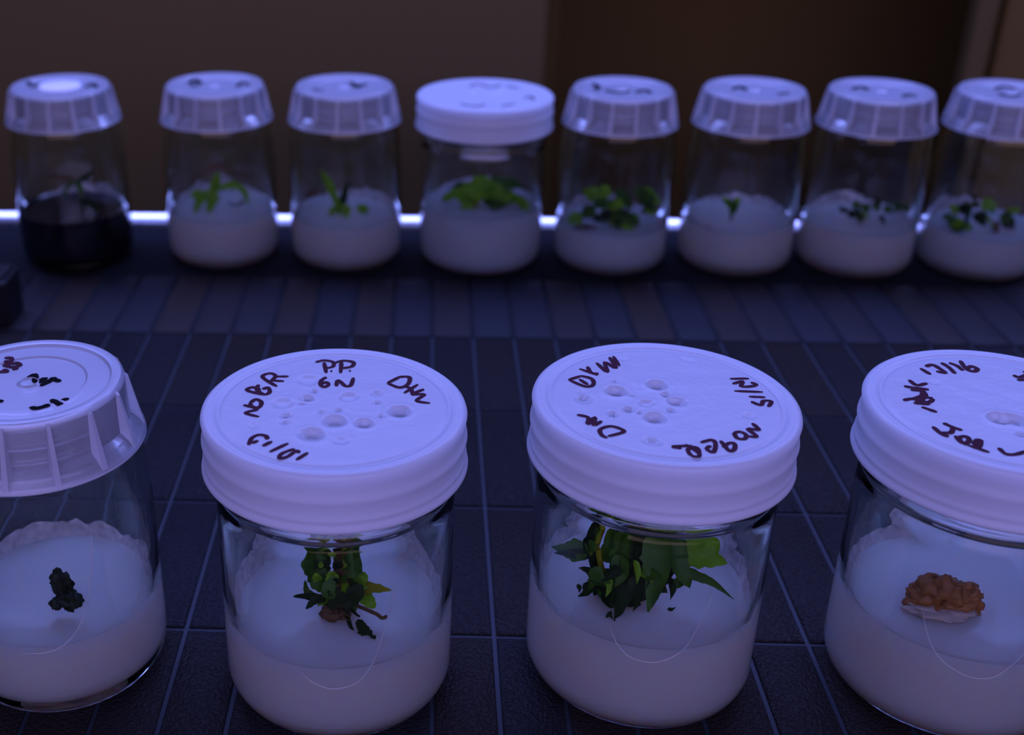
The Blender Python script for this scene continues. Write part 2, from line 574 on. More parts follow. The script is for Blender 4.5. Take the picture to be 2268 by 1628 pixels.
def lid_wide(pits):
    """milky screw lid; pits = (x, y, radius, depth) mm on the recessed top panel"""
    rings = [(i * 31.2 / 46, 93.9) for i in range(47)]
    prof = [(0, 93.9)] + rings[1:]
    edge = [(31.6, 93.55), (32.1, 93.45), (32.6, 93.7), (33.2, 94.1), (34.2, 94.2), (34.6, 94.1), (35.2, 94.35), (36.0, 94.2), (36.7, 93.5), (36.95, 92.6), (36.75, 91.2), (36.6, 89.6), (36.55, 88.0), (36.7, 86.8), (37.05, 85.8), (37.15, 84.9), (36.95, 84.0), (36.75, 82.8), (36.7, 80.6), (36.8, 79.6), (37.05, 78.9), (37.05, 78.2), (36.85, 77.5), (36.95, 76.8), (37.4, 76.0), (37.6, 75.0), (37.2, 74.3)]
    inn = [(35.6, 74.3), (35.3, 75.2), (35.3, 91.4), (33.5, 92.0), (29.6, 92.0), (28.8, 91.0), (0, 91.0)]
    v, f = lathe([(r * 0.994, lid_z(z)) for r, z in prof + edge + inn], 144)
    lim = 1 + 46 * 144
    out = []
    for i, (x, y, z) in enumerate(v):
        if i < lim:
            X, Y = x / MM, y / MM
            rr = math.hypot(X, Y)
            fade = max(0.0, min(1.0, (31 - rr) / 3))
            dz = 0.10 * noise.noise(Vector((X * 0.16, Y * 0.16, 1.0))) + 0.04 * noise.noise(Vector((X * 0.5, Y * 0.5, 4.0)))
            for (px, py, pr, pd) in pits:
                d = math.hypot(X - px, (Y - py)) / pr
                if d < 2.2:
                    dz += -2.1 * pd * math.exp(-(d * 1.06) ** 8) + 0.15 * pd * math.exp(-((d - 1.3) / 0.25) ** 2)
            z += dz * fade * MM
        out.append((x, y, z))
    return out, f


def cap_geo():
    """clear cap: recessed disc, stepped wall, flared skirt, fourteen fins"""
    prof = [(0, 97.6), (2.2, 97.6), (2.6, 98.2), (3.4, 97.6), (15.8, 97.6), (16.4, 98.1), (17.2, 98.1), (22.6, 98.0), (23.2, 98.8), (24.6, 99.0), (25.8, 98.9), (26.5, 98.2), (26.8, 97.0),
            (27.0, 90.0), (27.3, 84.6), (28.0, 84.0), (29.6, 82.0), (30.8, 79.8), (31.3, 79.2), (31.4, 78.4), (30.6, 78.2), (29.8, 79.4), (28.6, 81.4), (27.2, 83.2), (26.4, 84.0), (26.2, 96.6), (25.0, 97.2), (17, 96.9), (0, 96.5)]
    v, f = lathe([(r * NK, cap_z(z)) for r, z in prof], 112)
    nf = 14
    for k in range(nf):
        a = 2 * PI * (k + 0.35) / nf
        ca, sa = math.cos(a), math.sin(a)
        b = len(v)
        for (r, z, hw) in ((26.6, 98.0, 0.55), (27.6, 97.0, 0.5), (31.1, 79.6, 0.9), (27.2, 84.0, 1.3)):
            for s in (-1, 1):
                v.append(((r * NK * ca - s * hw * sa) * MM, (r * NK * sa + s * hw * ca) * MM, cap_z(z) * MM))
        f += [(b, b + 1, b + 3, b + 2), (b + 2, b + 3, b + 5, b + 4), (b + 4, b + 5, b + 7, b + 6), (b + 6, b + 7, b + 1, b), (b, b + 2, b + 4, b + 6), (b + 1, b + 7, b + 5, b + 3)]
    return v, f


def mk_mesh(name, vf, m, angle=0.7):
    o = mesh_obj(name, vf[0], vf[1], m, None, angle=angle)
    me = o.data
    bpy.data.objects.remove(o)
    return me


ME_GW = mk_mesh('glass_body', glass_wide(), M['glass'], 1.2)
ME_GN = mk_mesh('glass_body', glass_narrow(), M['glass'], 1.2)
ME_CAP = mk_mesh('cap', cap_geo(), M['cap'], 0.6)
ME_CAP.materials.append(M['cap_fin'])
for i, p in enumerate(ME_CAP.polygons):
    z = p.center.z / MM
    if i >= len(ME_CAP.polygons) - 14 * 6 or z > cap_z(96.3) or z < cap_z(79.3):
        p.material_index = 1

JARS = {  # kind, x, y (mm), gel level mm, gel material, turn of the cap
    'f1': ('n', -110.6, 291.5, 26.2, 'gel', 0.10), 'f2': ('w', -24.5, 286.9, 27.8, 'gel', 0), 'f3': ('w', 67.2, 294.2, 31.4, 'gel', 0.4), 'f4': ('w', 159.4, 292.8, 30.4, 'gel', 0.9),
    'b1': ('n', -198.8, 633.0, 27.6, 'gel_dark', 0.1), 'b2': ('n', -115.6, 638.8, 26.8, 'gel', 0.3), 'b3': ('n', -45.2, 637.5, 25.2, 'gel', 0.0), 'b4': ('w', 30.7, 636.0, 32.0, 'gel_blue', 0),
    'b5': ('n', 103.8, 636.1, 22.2, 'gel_blue', 0.2), 'b6': ('n', 173.7, 637.3, 25.0, 'gel', 0.35), 'b7': ('n', 239.8, 636.7, 24.6, 'gel', 0.15), 'b8': ('n', 307.0, 635.3, 22.4, 'gel_blue', 0.3),
}
LABEL = {
    'f1': 'front row glass jar with clear ribbed cap, cut by the left edge of the picture',
    'f2': 'front row glass jar with milky lid marked P.P. GN and small bushy shoot',
    'f3': 'front row glass jar with milky lid, filled with a wide tuft of green leaves',
    'f4': 'front row glass jar with milky lid marked 12/16 holding a brown callus',
    'b1': 'back row capped jar with black medium, leftmost of the row',
    'b2': 'back row capped jar with milky gel, just right of the black medium jar',
    'b3': 'back row capped jar with one tall upright leaf, left of the wide lidded jar',
    'b4': 'back row wide jar with flat banded white lid, the only one in its row',
    'b5': 'back row capped jar with dark green leaf mass, right of the wide lidded jar',
    'b6': 'back row capped jar with a single tiny green shoot',
    'b7': 'back row capped jar with faint sparse foliage, second from the right edge',
    'b8': 'back row capped jar cut by the right edge of the picture',
}


def pit_list(jar, items, ox, oy, sc):
    _, jx, jy, *_r = JARS[jar]
    out = []
    for (px, py, pr, dp) in items:
        p = at_z(ox + px / sc, oy + py / sc, lid_z(93.9) * MM)
        out.append((p.x / MM - jx, p.y / MM - jy, pr / sc / 8.6, dp))
    return out


PITS = {
    'f2': pit_list('f2', [(910, 525, 48, .7), (735, 560, 75, .35), (1205, 515, 70, .4), (1405, 490, 42, .4), (1410, 555, 26, .5), (1570, 620, 82, 1.1), (1105, 690, 85, 1.0), (1315, 705, 68, 1.0), (940, 785, 88, 1.0),
                          (755, 650, 40, .5), (920, 395, 85, .35), (1130, 610, 26, .4), (870, 565, 22, .4), (750, 695, 34, .4), (1440, 650, 24, .4), (1010, 625, 26, .3), (960, 475, 30, .4), (520, 720, 30, .3), (1150, 830, 50, .25)], 400, 720, 3.24),
    'f3': pit_list('f3', [(795, 475, 80, 1.1), (1085, 430, 78, 1.0), (1225, 550, 68, .8), (1070, 665, 78, 1.0), (1010, 560, 55, .4), (560, 530, 60, .6), (880, 605, 42, .7), (765, 638, 36, .7), (1150, 502, 40, .6), (960, 628, 24, .5),
                          (1185, 612, 30, .5), (1050, 835, 50, .5), (905, 505, 18, .4), (780, 400, 26, .4), (1750, 650, 40, .3), (850, 245, 26, .4), (1300, 250, 30, .3), (540, 485, 30, .4)], 1120, 720, 3.24),
    'f4': pit_list('f4', [(1380, 880, 150, 1.2), (1560, 900, 150, 1.0), (1640, 1080, 60, .6), (560, 430, 60, .2)], 1970, 770, 5.614),
    'b4': [(-6, 4, 2.5, .6), (5, -3, 3, .6), (9, 8, 2.5, .5)],
}

EMP, LIDS, GELS = {}, {}, {}
for key, (kind, x, y, lev, gm, turn) in JARS.items():
    grp = 'front row of culture jars' if key[0] == 'f' else 'back row of culture jars'
    e = empty('culture_jar', (x * MM, y * MM, 0), LABEL[key], 'jar', grp)
    EMP[key] = e
    link('glass_body', ME_GW if kind == 'w' else ME_GN, e)
    rout = 34.0 if kind == 'w' else 31.5 * NK
    bot = 3.3 if kind == 'w' else 3.8
    if key == 'f1':
        bot = 4.6
    GELS[key] = mesh_obj('gel', *gel_geo(rout, lev, bot), M[gm], e, angle=1.2)
    if kind == 'w':
        LIDS[key] = mesh_obj('lid', *lid_wide(PITS.get(key, [])), M['lid'], e, angle=1.3)
        LIDS[key].rotation_euler.z = 0
    else:
        LIDS[key] = link('cap', ME_CAP, e)
        LIDS[key].rotation_euler.z = turn


# gel smeared up the inside of the glass
def film(key, prof, seed):
    kind, x, y, lev, gm, _ = JARS[key]
    rin = (31.6 if kind == 'w' else 29.2 * NK) - 0.05
    n = 400
    v, f = [], []
    for i in range(n):
        a = 2 * PI * i / n
        deg = math.degrees(a)
        h = 0
        for (c, wdt, hh) in prof:
            d = (deg - c + 180) % 360 - 180
            h += hh * math.exp(-(d / wdt) ** 2)
        nz = noise.noise(Vector((math.cos(a) * 3.2, math.sin(a) * 3.2, seed))) + 0.4 * noise.noise(Vector((math.cos(a) * 9, math.sin(a) * 9, seed)))
        nz += 0.1 * noise.noise(Vector((math.cos(a) * 26, math.sin(a) * 26, seed)))
        h = max(0.5, h * (1 + 0.6 * nz))
        for (dr, z) in ((0, lev + 0.2), (0, lev + 0.5 + h), (0.35, lev + 0.35 + h * 0.95), (0.8, lev + 0.2 + h * 0.5), (1.7, lev + 0.1)):
            r = (rin - dr) * MM
            v.append((r * math.cos(a), r * math.sin(a), z * MM))
    for i in range(n):
        j = (i + 1) % n
        for k in range(4):
            f.append((i * 5 + k, j * 5 + k, j * 5 + k + 1, i * 5 + k + 1))
        f.append((i * 5 + 4, j * 5 + 4, j * 5, i * 5))
    return mesh_obj('gel_film', v, f, M['film'], GELS[key], angle=1.3)


film('f1', [(95, 50, 5.0), (30, 28, 4.5), (160, 30, 3.0)], 1.3)
film('f2', [(135, 30, 8.0), (50, 30, 8.0), (180, 25, 4.0), (0, 20, 4.0)], 2.7)
film('f3', [(100, 55, 6.0), (20, 30, 4.5), (175, 25, 5.0)], 5.1)
film('f4', [(125, 40, 5.5), (70, 30, 3.5), (180, 20, 2.5)], 7.7)
for i, k in enumerate(('b1', 'b2', 'b3', 'b4', 'b5', 'b6', 'b7', 'b8')):
    film(k, [(90 + 30 * math.sin(i * 2.1), 50, 5.0), (200 * (i % 3) / 2, 30, 3.5)], 11.3 + i * 2.9)


# pale tube on the front jars' glass, drawing a lamp's curved reflection
def glint(key, px):
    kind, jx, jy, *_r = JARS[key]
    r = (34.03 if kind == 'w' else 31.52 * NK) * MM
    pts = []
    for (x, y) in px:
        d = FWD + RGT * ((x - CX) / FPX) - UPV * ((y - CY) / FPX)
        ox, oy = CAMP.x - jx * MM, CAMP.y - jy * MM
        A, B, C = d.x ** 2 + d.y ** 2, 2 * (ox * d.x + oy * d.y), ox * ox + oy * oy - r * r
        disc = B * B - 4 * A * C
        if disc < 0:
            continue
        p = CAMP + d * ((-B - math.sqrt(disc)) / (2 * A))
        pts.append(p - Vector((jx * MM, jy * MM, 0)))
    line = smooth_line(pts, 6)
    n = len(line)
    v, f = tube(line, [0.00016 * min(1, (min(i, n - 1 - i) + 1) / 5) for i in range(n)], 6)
    return mesh_obj('glint_line', v, f, M['glint'], EMP[key])


glint('f1', [(203, 1180), (203, 1250), (194, 1330), (174, 1390), (140, 1430), (100, 1446), (50, 1447)])
glint('f2', [(874, 1290), (868, 1335), (850, 1400), (826, 1468), (790, 1512), (738, 1526), (694, 1512), (664, 1488)])
glint('f3', [(1582, 1300), (1568, 1345), (1545, 1390), (1512, 1440), (1458, 1466), (1400, 1458), (1368, 1428), (1350, 1388)])
glint('f4', [(2045, 1358), (2052, 1400), (2072, 1446), (2105, 1478), (2150, 1500), (2200, 1500), (2245, 1470), (2285, 1430)])

# ------------------------------------------------------------------ handwriting on the lids
def writing(key, strokes, ox, oy, sc, m, width=0.64, z=None, cuts=()):
    cuts = [0, *cuts, len(strokes)]
    for a, b in zip(cuts[:-1], cuts[1:]):
        word(key, strokes[a:b], ox, oy, sc, m, width, z)


def word(key, strokes, ox, oy, sc, m, width, z):
    kind, jx, jy, *_r = JARS[key]
    if z is None:
        z = lid_z(93.92) if kind == 'w' else cap_z(98.15)
    rot = -LIDS[key].rotation_euler.z
    v, f = [], []
    for st in strokes:
        pts = []
        for (px, py) in st:
            p = at_z(ox + px / sc, oy + py / sc, z * MM)
            q = Vector((p.x - jx * MM, p.y - jy * MM, 0))
            q = Matrix.Rotation(rot, 3, 'Z') @ q
            zz = z if kind == 'w' else cap_z(98.12 if q.length > 0.0155 else 97.65)
            pts.append(Vector((q.x, q.y, zz * MM + 0.00012)))
        line = smooth_line(pts, 5) if len(pts) > 1 else [pts[0] - Vector((0.0003, 0, 0)), pts[0], pts[0] + Vector((0.0003, 0, 0))]
        n = len(line)
        rad = []
        for i in range(n):
            k = min(i, n - 1 - i)
            rad.append(width * MM * (0.55 if k == 0 else 0.9 if k == 1 else 1.0) * (1 + 0.2 * noise.noise(line[i] * 900)))
        tube(line, rad, 8, v, f, 0.2)
    return mesh_obj('marker_writing', v, f, m, LIDS[key], angle=1.3)


writing('f2', [
    [(1030, 270), (1045, 345)], [(970, 268), (1030, 255), (1095, 268), (1092, 300), (1040, 312)], [(1082, 332)],
    [(1155, 262), (1148, 345)], [(1110, 272), (1170, 257), (1238, 268), (1230, 298), (1160, 312)], [(1215, 330)],
    [(1045, 375), (1010, 400), (1005, 430), (1030, 446), (1062, 430), (1045, 412), (1012, 424)],
    [(1118, 440), (1130, 398), (1185, 440), (1222, 432), (1240, 380)],
    [(1575, 372), (1485, 418)], [(1560, 375), (1640, 375), (1632, 425), (1570, 450), (1485, 418)],
    [(1702, 428), (1605, 490)], [(1655, 458), (1612, 440)], [(1655, 458), (1668, 508)],
    [(1745, 462), (1668, 498), (1748, 500), (1695, 545), (1790, 562)],
    [(562, 660), (465, 632), (548, 605), (452, 575)], [(498, 562), (540, 535), (580, 556), (562, 592), (512, 586), (498, 562)],
    [(592, 502), (478, 470), (515, 448), (560, 462), (545, 490)], [(560, 430), (548, 465), (600, 500), (640, 482), (625, 450), (590, 462)],
    [(690, 442), (588, 375), (640, 348), (682, 368), (640, 412)], [(655, 400), (742, 405)], [(670, 372), (775, 370)],
    [(488, 862), (512, 812), (562, 790), (612, 798), (622, 822)], [(555, 830), (512, 850)],
    [(655, 836), (590, 870)], [(772, 850), (640, 912)], [(818, 890), (725, 925), (712, 960), (770, 945), (830, 905), (850, 920)], [(912, 918), (830, 970)],
], 400, 720, 3.24, M['ink'], cuts=(6, 8, 14, 21))
writing('f3', [
    [(545, 365), (452, 395)], [(455, 395), (570, 442), (628, 430), (618, 388), (540, 365)], [(530, 390), (590, 430)],
    [(530, 315), (660, 362)], [(588, 300), (612, 342), (668, 350)],
    [(652, 272), (728, 338), (712, 268), (790, 312), (745, 232)], [(772, 225), (815, 296)],
    [(1610, 388), (1745, 385)], [(1630, 425), (1700, 405), (1690, 442), (1755, 442), (1798, 430), (1760, 412)], [(1640, 475), (1845, 482)], [(1745, 515), (1862, 520)],
    [(1762, 550), (1830, 576), (1850, 546), (1906, 550), (1885, 588)],
    [(1738, 800), (1800, 800), (1742, 748), (1815, 752), (1770, 706)], [(1638, 776), (1682, 768), (1725, 790), (1712, 820), (1660, 812), (1638, 776)],
    [(1542, 832), (1605, 905), (1642, 890), (1640, 852), (1600, 850), (1560, 880)], [(1400, 845), (1478, 826), (1506, 856), (1490, 915), (1442, 890), (1470, 868)],
    [(1292, 858), (1402, 932)], [(1330, 940), (1308, 895), (1370, 880), (1388, 945), (1330, 940)], [(1340, 868), (1200, 874), (1262, 888)],
    [(728, 812), (688, 790), (680, 750), (760, 728), (850, 765), (735, 800)], [(512, 645), (592, 665), (588, 712), (640, 664), (632, 720), (688, 690)],
], 1120, 720, 3.24, M['ink'], cuts=(7, 12, 19))
writing('f4', [
    [(385, 260), (510, 335)], [(452, 238), (530, 215), (620, 260), (690, 318), (580, 295)], [(645, 190), (740, 250), (815, 325)], [(740, 190), (840, 230), (912, 288)],
    [(880, 165), (950, 262), (1050, 300), (1088, 265), (1020, 235), (960, 265)],
    [(245, 405), (340, 470), (465, 445)], [(180, 480), (290, 500), (490, 525)], [(265, 530), (400, 540), (420, 610), (540, 632)], [(175, 660), (290, 640), (480, 682), (545, 640)],
    [(300, 690), (480, 702), (300, 645)], [(400, 740), (590, 805)], [(290, 640), (440, 580), (350, 500), (450, 600), (330, 690)],
    [(540, 985), (640, 1070), (735, 1110)], [(670, 940), (780, 990), (905, 1032)], [(640, 1060), (760, 1060), (790, 1000)], [(820, 1100), (900, 1185), (990, 1170), (960, 1110), (870, 1120), (900, 1180), (985, 1212)],
    [(1060, 1220), (1080, 1160), (1132, 1160), (1110, 1242), (1050, 1230)], [(980, 1215), (1240, 1305)], [(1360, 1250), (1440, 1322), (1560, 1332), (1700, 1290)],
    [(1540, 345), (1620, 372), (1720, 330)], [(1590, 405), (1720, 400)], [(1660, 300), (1760, 330), (1800, 380)],
], 1970, 770, 5.614, M['ink'], 0.72, cuts=(5, 12, 19))
writing('f1', [
    [(262, 422), (330, 385), (342, 450), (425, 420), (352, 466)], [(385, 490), (530, 410)], [(482, 415), (570, 450)],
    [(305, 688), (325, 718), (400, 706), (472, 680)], [(488, 620), (572, 682), (540, 640)], [(580, 625), (652, 630)], [(-60, 630), (30, 638)],
], 0, 740, 4.283, M['ink_black'], 0.95, cap_z(97.75), cuts=(3, 6))
writing('f1', [[(45, 225), (110, 232), (80, 272), (55, 250)], [(30, 278), (110, 300), (182, 285), (160, 262), (110, 275)], [(115, 322), (172, 308)], [(-80, 330), (-20, 345), (62, 342), (30, 322)]], 0, 740, 4.283, M['ink'], 0.8, cap_z(98.2))
BW = {
    'b1': [[(60, 180), (72, 190), (86, 184)], [(192, 192), (205, 186), (214, 194)]],
    'b2': [[(418, 184), (432, 176), (446, 184)], [(422, 190), (440, 186)], [(525, 190), (537, 182), (552, 188)]],
    'b3': [[(775, 180), (792, 188), (812, 184)], [(780, 190), (800, 192)], [(692, 198), (716, 200)]],
    'b4': [[(1040, 192), (1060, 186), (1085, 194), (1110, 188)], [(1120, 190), (1150, 196)], [(1162, 218), (1176, 214), (1182, 222)], [(1020, 230), (1050, 236), (1075, 232)], [(1110, 236), (1140, 230)]],
    'b5': [[(1312, 184), (1326, 192), (1316, 198)], [(1340, 198), (1370, 204), (1395, 200)], [(1408, 204), (1428, 198), (1442, 206)]],
    'b6': [[(1622, 196), (1640, 190), (1652, 198)], [(1722, 208), (1748, 206)]],
    'b7': [[(1888, 196), (1908, 190), (1922, 198)], [(2000, 214), (2014, 208), (2028, 214)]],
    'b8': [[(2205, 196), (2225, 190), (2250, 196)], [(2212, 206), (2235, 212), (2262, 208)], [(2270, 200), (2290, 206)]],
}
for k, st in BW.items():
    writing(k, st, 0, 0, 1, M['ink'] if k == 'b4' else M['ink_black'], 0.8 if k == 'b4' else 1.5, cuts=range(1, len(st)))
o = mesh_obj('white_disc', *lathe([(r, cap_z(z)) for r, z in ((0, 98.75), (10.5, 98.75), (11.2, 98.5), (11.2, 97.4), (0, 97.4))], 48), M['pale_disc'], LIDS['b1'])  # flat white round disc set on the cap top
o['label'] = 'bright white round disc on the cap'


# ------------------------------------------------------------------ plants
def plant(key, name, label, cat, bx, by, dy=0.0, group=None):
    """a plant standing on the gel of a jar; P(px, py, d) is a point d mm behind the jar's axis plane"""
    kind, jx, jy, lev, *_r = JARS[key]
    base = at_y(bx, by, (jy + dy) * MM)
    org = Vector((base.x, (jy + dy) * MM, lev * MM - 0.0004))
    e = empty(name, org, label, cat, group)

    def P(px, py, d=0.0):
        return at_y(px, py, (jy + dy + d) * MM)
    return e, org, P


GP = 'plantlets growing in the jars'
# --- front jar with the small bushy shoot
e, o_, P = plant('f2', 'plantlet', 'bushy green shoot with brown stump and trailing rootlets in the P.P. GN jar', 'plant', 742, 1362, -6, GP)
lump_part(e, P(742, 1352, -1) - o_, (4.2, 3.6, 3.2), M['brown'], 'stump', 3, 0.4)
stem_part(e, o_, [P(745, 1350, 0), P(752, 1300, 1), P(760, 1240, 3), P(768, 1185, 5)], 3.2, 2.4, M['brown'], rough=0.5)
stem_part(e, o_, [P(725, 1340, 1), P(722, 1280, 2), P(716, 1220, 5), P(712, 1180, 6)], 1.5, 1.2, M['leaf_yellow'], rough=0.3)
stem_part(e, o_, [P(775, 1345, 1), P(784, 1290, 2), P(788, 1230, 4), P(790, 1180, 6)], 2.0, 1.6, M['leaf'], rough=0.3)
stem_part(e, o_, [P(760, 1330, -2), P(765, 1290, -1), P(762, 1230, 2)], 1.3, 1.1, M['leaf_bright'], rough=0.3)
L = lambda *a, **k: leaf_part(e, o_, *a, **k)
L([P(725, 1300), P(700, 1270, 1), P(668, 1243, 2)], 7.5, M['leaf'], wav=.15)
L([P(720, 1290, 2), P(695, 1250, 3), P(675, 1235, 4)], 5, M['leaf_dark'])
L([P(722, 1318, -1), P(700, 1325), P(680, 1306, 2), P(676, 1280, 3)], 3.4, M['leaf'])
L([P(715, 1320), P(690, 1318), P(650, 1316, -1)], 2.6, M['leaf_dark'])
L([P(722, 1325, -3), P(700, 1325, -4), P(678, 1345, -5)], 2.8, M['leaf_dark'])
L([P(785, 1305), P(812, 1298), P(866, 1303, -1)], 5.2, M['leaf_yellow'], tip=0.5)
L([P(788, 1300), P(806, 1318, -2), P(830, 1342, -4)], 6.2, M['leaf_bright'], wav=.12)
L([P(790, 1288), P(800, 1275), P(796, 1262, 2)], 4.5, M['leaf_bright'])
L([P(735, 1300, -3), P(742, 1322, -5), P(730, 1345, -6)], 5, M['leaf_dark'])
L([P(775, 1290, -3), P(788, 1312, -5), P(772, 1342, -6)], 5.5, M['leaf_dark'], wav=.2)
L([P(745, 1275, -2), P(725, 1305, -4), P(748, 1322, -5)], 4.5, M['leaf'])
L([P(760, 1255, -1), P(785, 1262, -2), P(800, 1255, -1)], 4.0, M['leaf'], wav=.2)
L([P(730, 1260, -1), P(735, 1280, -2), P(728, 1298, -3)], 4.0, M['leaf_bright'])
L([P(745, 1310, -4), P(766, 1330, -6), P(770, 1345, -7)], 4.2, M['leaf_dark'])
stem_part(e, o_, [P(785, 1335, -2), P(815, 1348, -4), P(835, 1358, -5), P(845, 1366, -6), P(856, 1362, -6)], 0.6, 0.5, M['brown'], 'rootlet')
stem_part(e, o_, [P(765, 1345, -2), P(772, 1370, -4), P(778, 1390, -7), P(790, 1402, -9), P(798, 1398, -9)], 0.75, 0.55, M['leaf_dark'], 'rootlet')
stem_part(e, o_, [P(778, 1345, -2), P(788, 1356, -4), P(796, 1362, -5)], 0.5, 0.3, M['leaf_dark'], 'rootlet')
L([P(792, 1370, -5), P(804, 1392, -8), P(820, 1412, -11), P(830, 1405, -11)], 3.6, M['leaf_dark'], thick=.8)

rg = random.Random(5)
for k in range(26):
    px, py = rg.gauss(742, 30), rg.uniform(1225, 1340)
    a = rg.choice([-1, 1]) * rg.uniform(0.4, 1.9)
    ln, d = rg.uniform(16, 36), rg.uniform(-4, 3)
    L([P(px, py, d), P(px + ln * 0.5 * math.sin(a), py - ln * 0.25 * math.cos(a) - 3, d - 1), P(px + ln * math.sin(a), py - ln * 0.5 * math.cos(a) + 4, d - 2)], rg.uniform(1.2, 3.2),
      M[rg.choice(['leaf', 'leaf_dark', 'leaf_dark', 'leaf_bright', 'brown'])], serr=0.1, power=1.1, tip=0.65, fold=0.4, hint=(rg.uniform(-.6, .6), -0.7, 0.5))
for k in range(5):
    px, py, a = rg.uniform(735, 770), rg.uniform(1340, 1356), rg.uniform(-1.2, 1.2)
    stem_part(e, o_, [P(px, py, -2), P(px + 12 * math.sin(a), py + 10, -5), P(px + 24 * math.sin(a), py + 16, -8)], 0.4, 0.2, M['brown'], 'rootlet')

# --- front jar with the wide tuft
e, o_, P = plant('f3', 'plantlet', 'wide tuft of long green leaves over dark roots in the third front jar', 'plant', 1400, 1340, -8, GP)
lump_part(e, P(1385, 1310, 1) - o_, (6.5, 5.0, 5.5), M['leaf_dark'], 'root_clump', 8, 0.5)
lump_part(e, P(1340, 1290, 2) - o_, (5.5, 4.0, 4.0), M['leaf_dark'], 'root_clump', 5, 0.6)
stem_part(e, o_, [P(1330, 1285, 2), P(1318, 1240, 3), P(1312, 1185, 6), P(1312, 1150, 7)], 1.9, 1.7, M['leaf_dark'], rough=0.3)
stem_part(e, o_, [P(1335, 1260, 0), P(1328, 1225, 0), P(1326, 1175, 2)], 0.9, 0.8, M['leaf_yellow'])
stem_part(e, o_, [P(1390, 1320, 2), P(1400, 1260, 4), P(1410, 1190, 8), P(1412, 1150, 9)], 2.0, 1.5, M['leaf_dark'], rough=0.4)
for pts, wd, m in (
    ([P(1305, 1218, 2), P(1265, 1215, 3), P(1226, 1208, 4)], 8.5, 'leaf'),
    ([P(1308, 1228, 1), P(1270, 1222, 2), P(1232, 1222, 2)], 4, 'leaf_dark'),
    ([P(1340, 1240, 1), P(1350, 1215, 2), P(1362, 1190, 4), P(1368, 1170, 5)], 7, 'leaf'),
    ([P(1450, 1190, 0), P(1458, 1250, -4), P(1448, 1310, -8), P(1435, 1352, -11)], 10.5, 'leaf'),
    ([P(1470, 1188, 1), P(1495, 1230, -2), P(1515, 1275, -5), P(1527, 1298, -6)], 8.5, 'leaf'),
    ([P(1425, 1190, 2), P(1425, 1240, -1), P(1415, 1290, -5), P(1405, 1320, -6)], 11, 'leaf_dark'),
    ([P(1395, 1195, 2), P(1385, 1245, 0), P(1400, 1285, -4), P(1412, 1305, -6)], 10, 'leaf_dark'),
    ([P(1370, 1200, 1), P(1372, 1250, -1), P(1350, 1290, -4)], 8.0, 'leaf'),
    ([P(1510, 1220, 3), P(1540, 1228, 3), P(1585, 1235, 2), P(1612, 1245, 1)], 9.0, 'leaf_bright'),
    ([P(1520, 1215, 5), P(1560, 1208, 6), P(1600, 1206, 5)], 7.0, 'leaf_bright'),
    ([P(1505, 1255, 1), P(1540, 1270, 0), P(1580, 1288, -2), P(1626, 1324, -3)], 4.6, 'leaf'),
    ([P(1430, 1165, 4), P(1470, 1200, 2), P(1490, 1240, 0), P(1470, 1300, -3)], 9, 'leaf_dark'),
    ([P(1375, 1165, 5), P(1420, 1180, 4), P(1480, 1178, 4), P(1530, 1190, 4)], 9, 'leaf_dark'),
    ([P(1340, 1265, 0), P(1315, 1280, -1), P(1305, 1310, -3)], 4.5, 'leaf'),
    ([P(1330, 1290, -1), P(1308, 1262, 0), P(1283, 1255, 1)], 4.0, 'leaf_dark'),
    ([P(1312, 1300, -2), P(1296, 1312, -3), P(1282, 1318, -4)], 3.0, 'leaf_dark'),
    ([P(1370, 1270, -2), P(1380, 1310, -5), P(1370, 1350, -9), P(1362, 1368, -11)], 6.5, 'leaf_dark'),
    ([P(1345, 1295, -3), P(1340, 1320, -5), P(1355, 1338, -7), P(1370, 1330, -7)], 4.0, 'leaf_dark'),
    ([P(1400, 1300, -3), P(1412, 1325, -5), P(1402, 1352, -8)], 3.2, 'leaf_dark'),
    ([P(1355, 1350, -8), P(1350, 1364, -9), P(1360, 1378, -11), P(1364, 1362, -10)], 2.4, 'leaf_dark'),
    ([P(1480, 1275, -1), P(1488, 1300, -3), P(1484, 1325, -5)], 3.6, 'leaf_dark'),
    ([P(1500, 1272, -1), P(1506, 1288, -2), P(1498, 1300, -3)], 4.0, 'leaf'),
    ([P(1478, 1345, -8), P(1486, 1346, -8), P(1496, 1341, -8)], 1.6, 'leaf_dark'),
    ([P(1282, 1290, -1), P(1286, 1300, -1), P(1284, 1310, -2)], 2.0, 'leaf_dark'),
    ([P(1360, 1225, -1), P(1382, 1262, -4), P(1360, 1300, -6)], 6.0, 'leaf'),
    ([P(1445, 1250, -2), P(1460, 1290, -4), P(1478, 1310, -5)], 6.0, 'leaf_dark'),
):
    leaf_part(e, o_, pts, wd * 0.80, M[m], wav=0.06, tip=0.58, fold=0.45, serr=0.08, power=1.15, hint=(random.uniform(-.5, .5), -0.7, 0.6))

rf = random.Random(21)
for k in range(34):
    px, py = max(1310, min(1480, rf.gauss(1395, 58))), rf.uniform(1185, 1300)
    d, a = rf.uniform(-5, 6), rf.gauss(0, 0.7)
    ln = rf.uniform(28, 62)
    leaf_part(e, o_, [P(px, py, d), P(px + ln * 0.5 * math.sin(a) + rf.uniform(-6, 6), py + ln * 0.5 * math.cos(a), d - 2), P(px + ln * math.sin(a), py + ln * math.cos(a) * 0.9, d - 4)], rf.uniform(2.2, 5.0), M[rf.choice(['leaf', 'leaf_dark', 'leaf_dark', 'leaf', 'leaf_bright'])], tip=0.6, fold=0.5, serr=0.08, power=1.2, hint=(rf.uniform(-.7, .7), -0.7, 0.5))

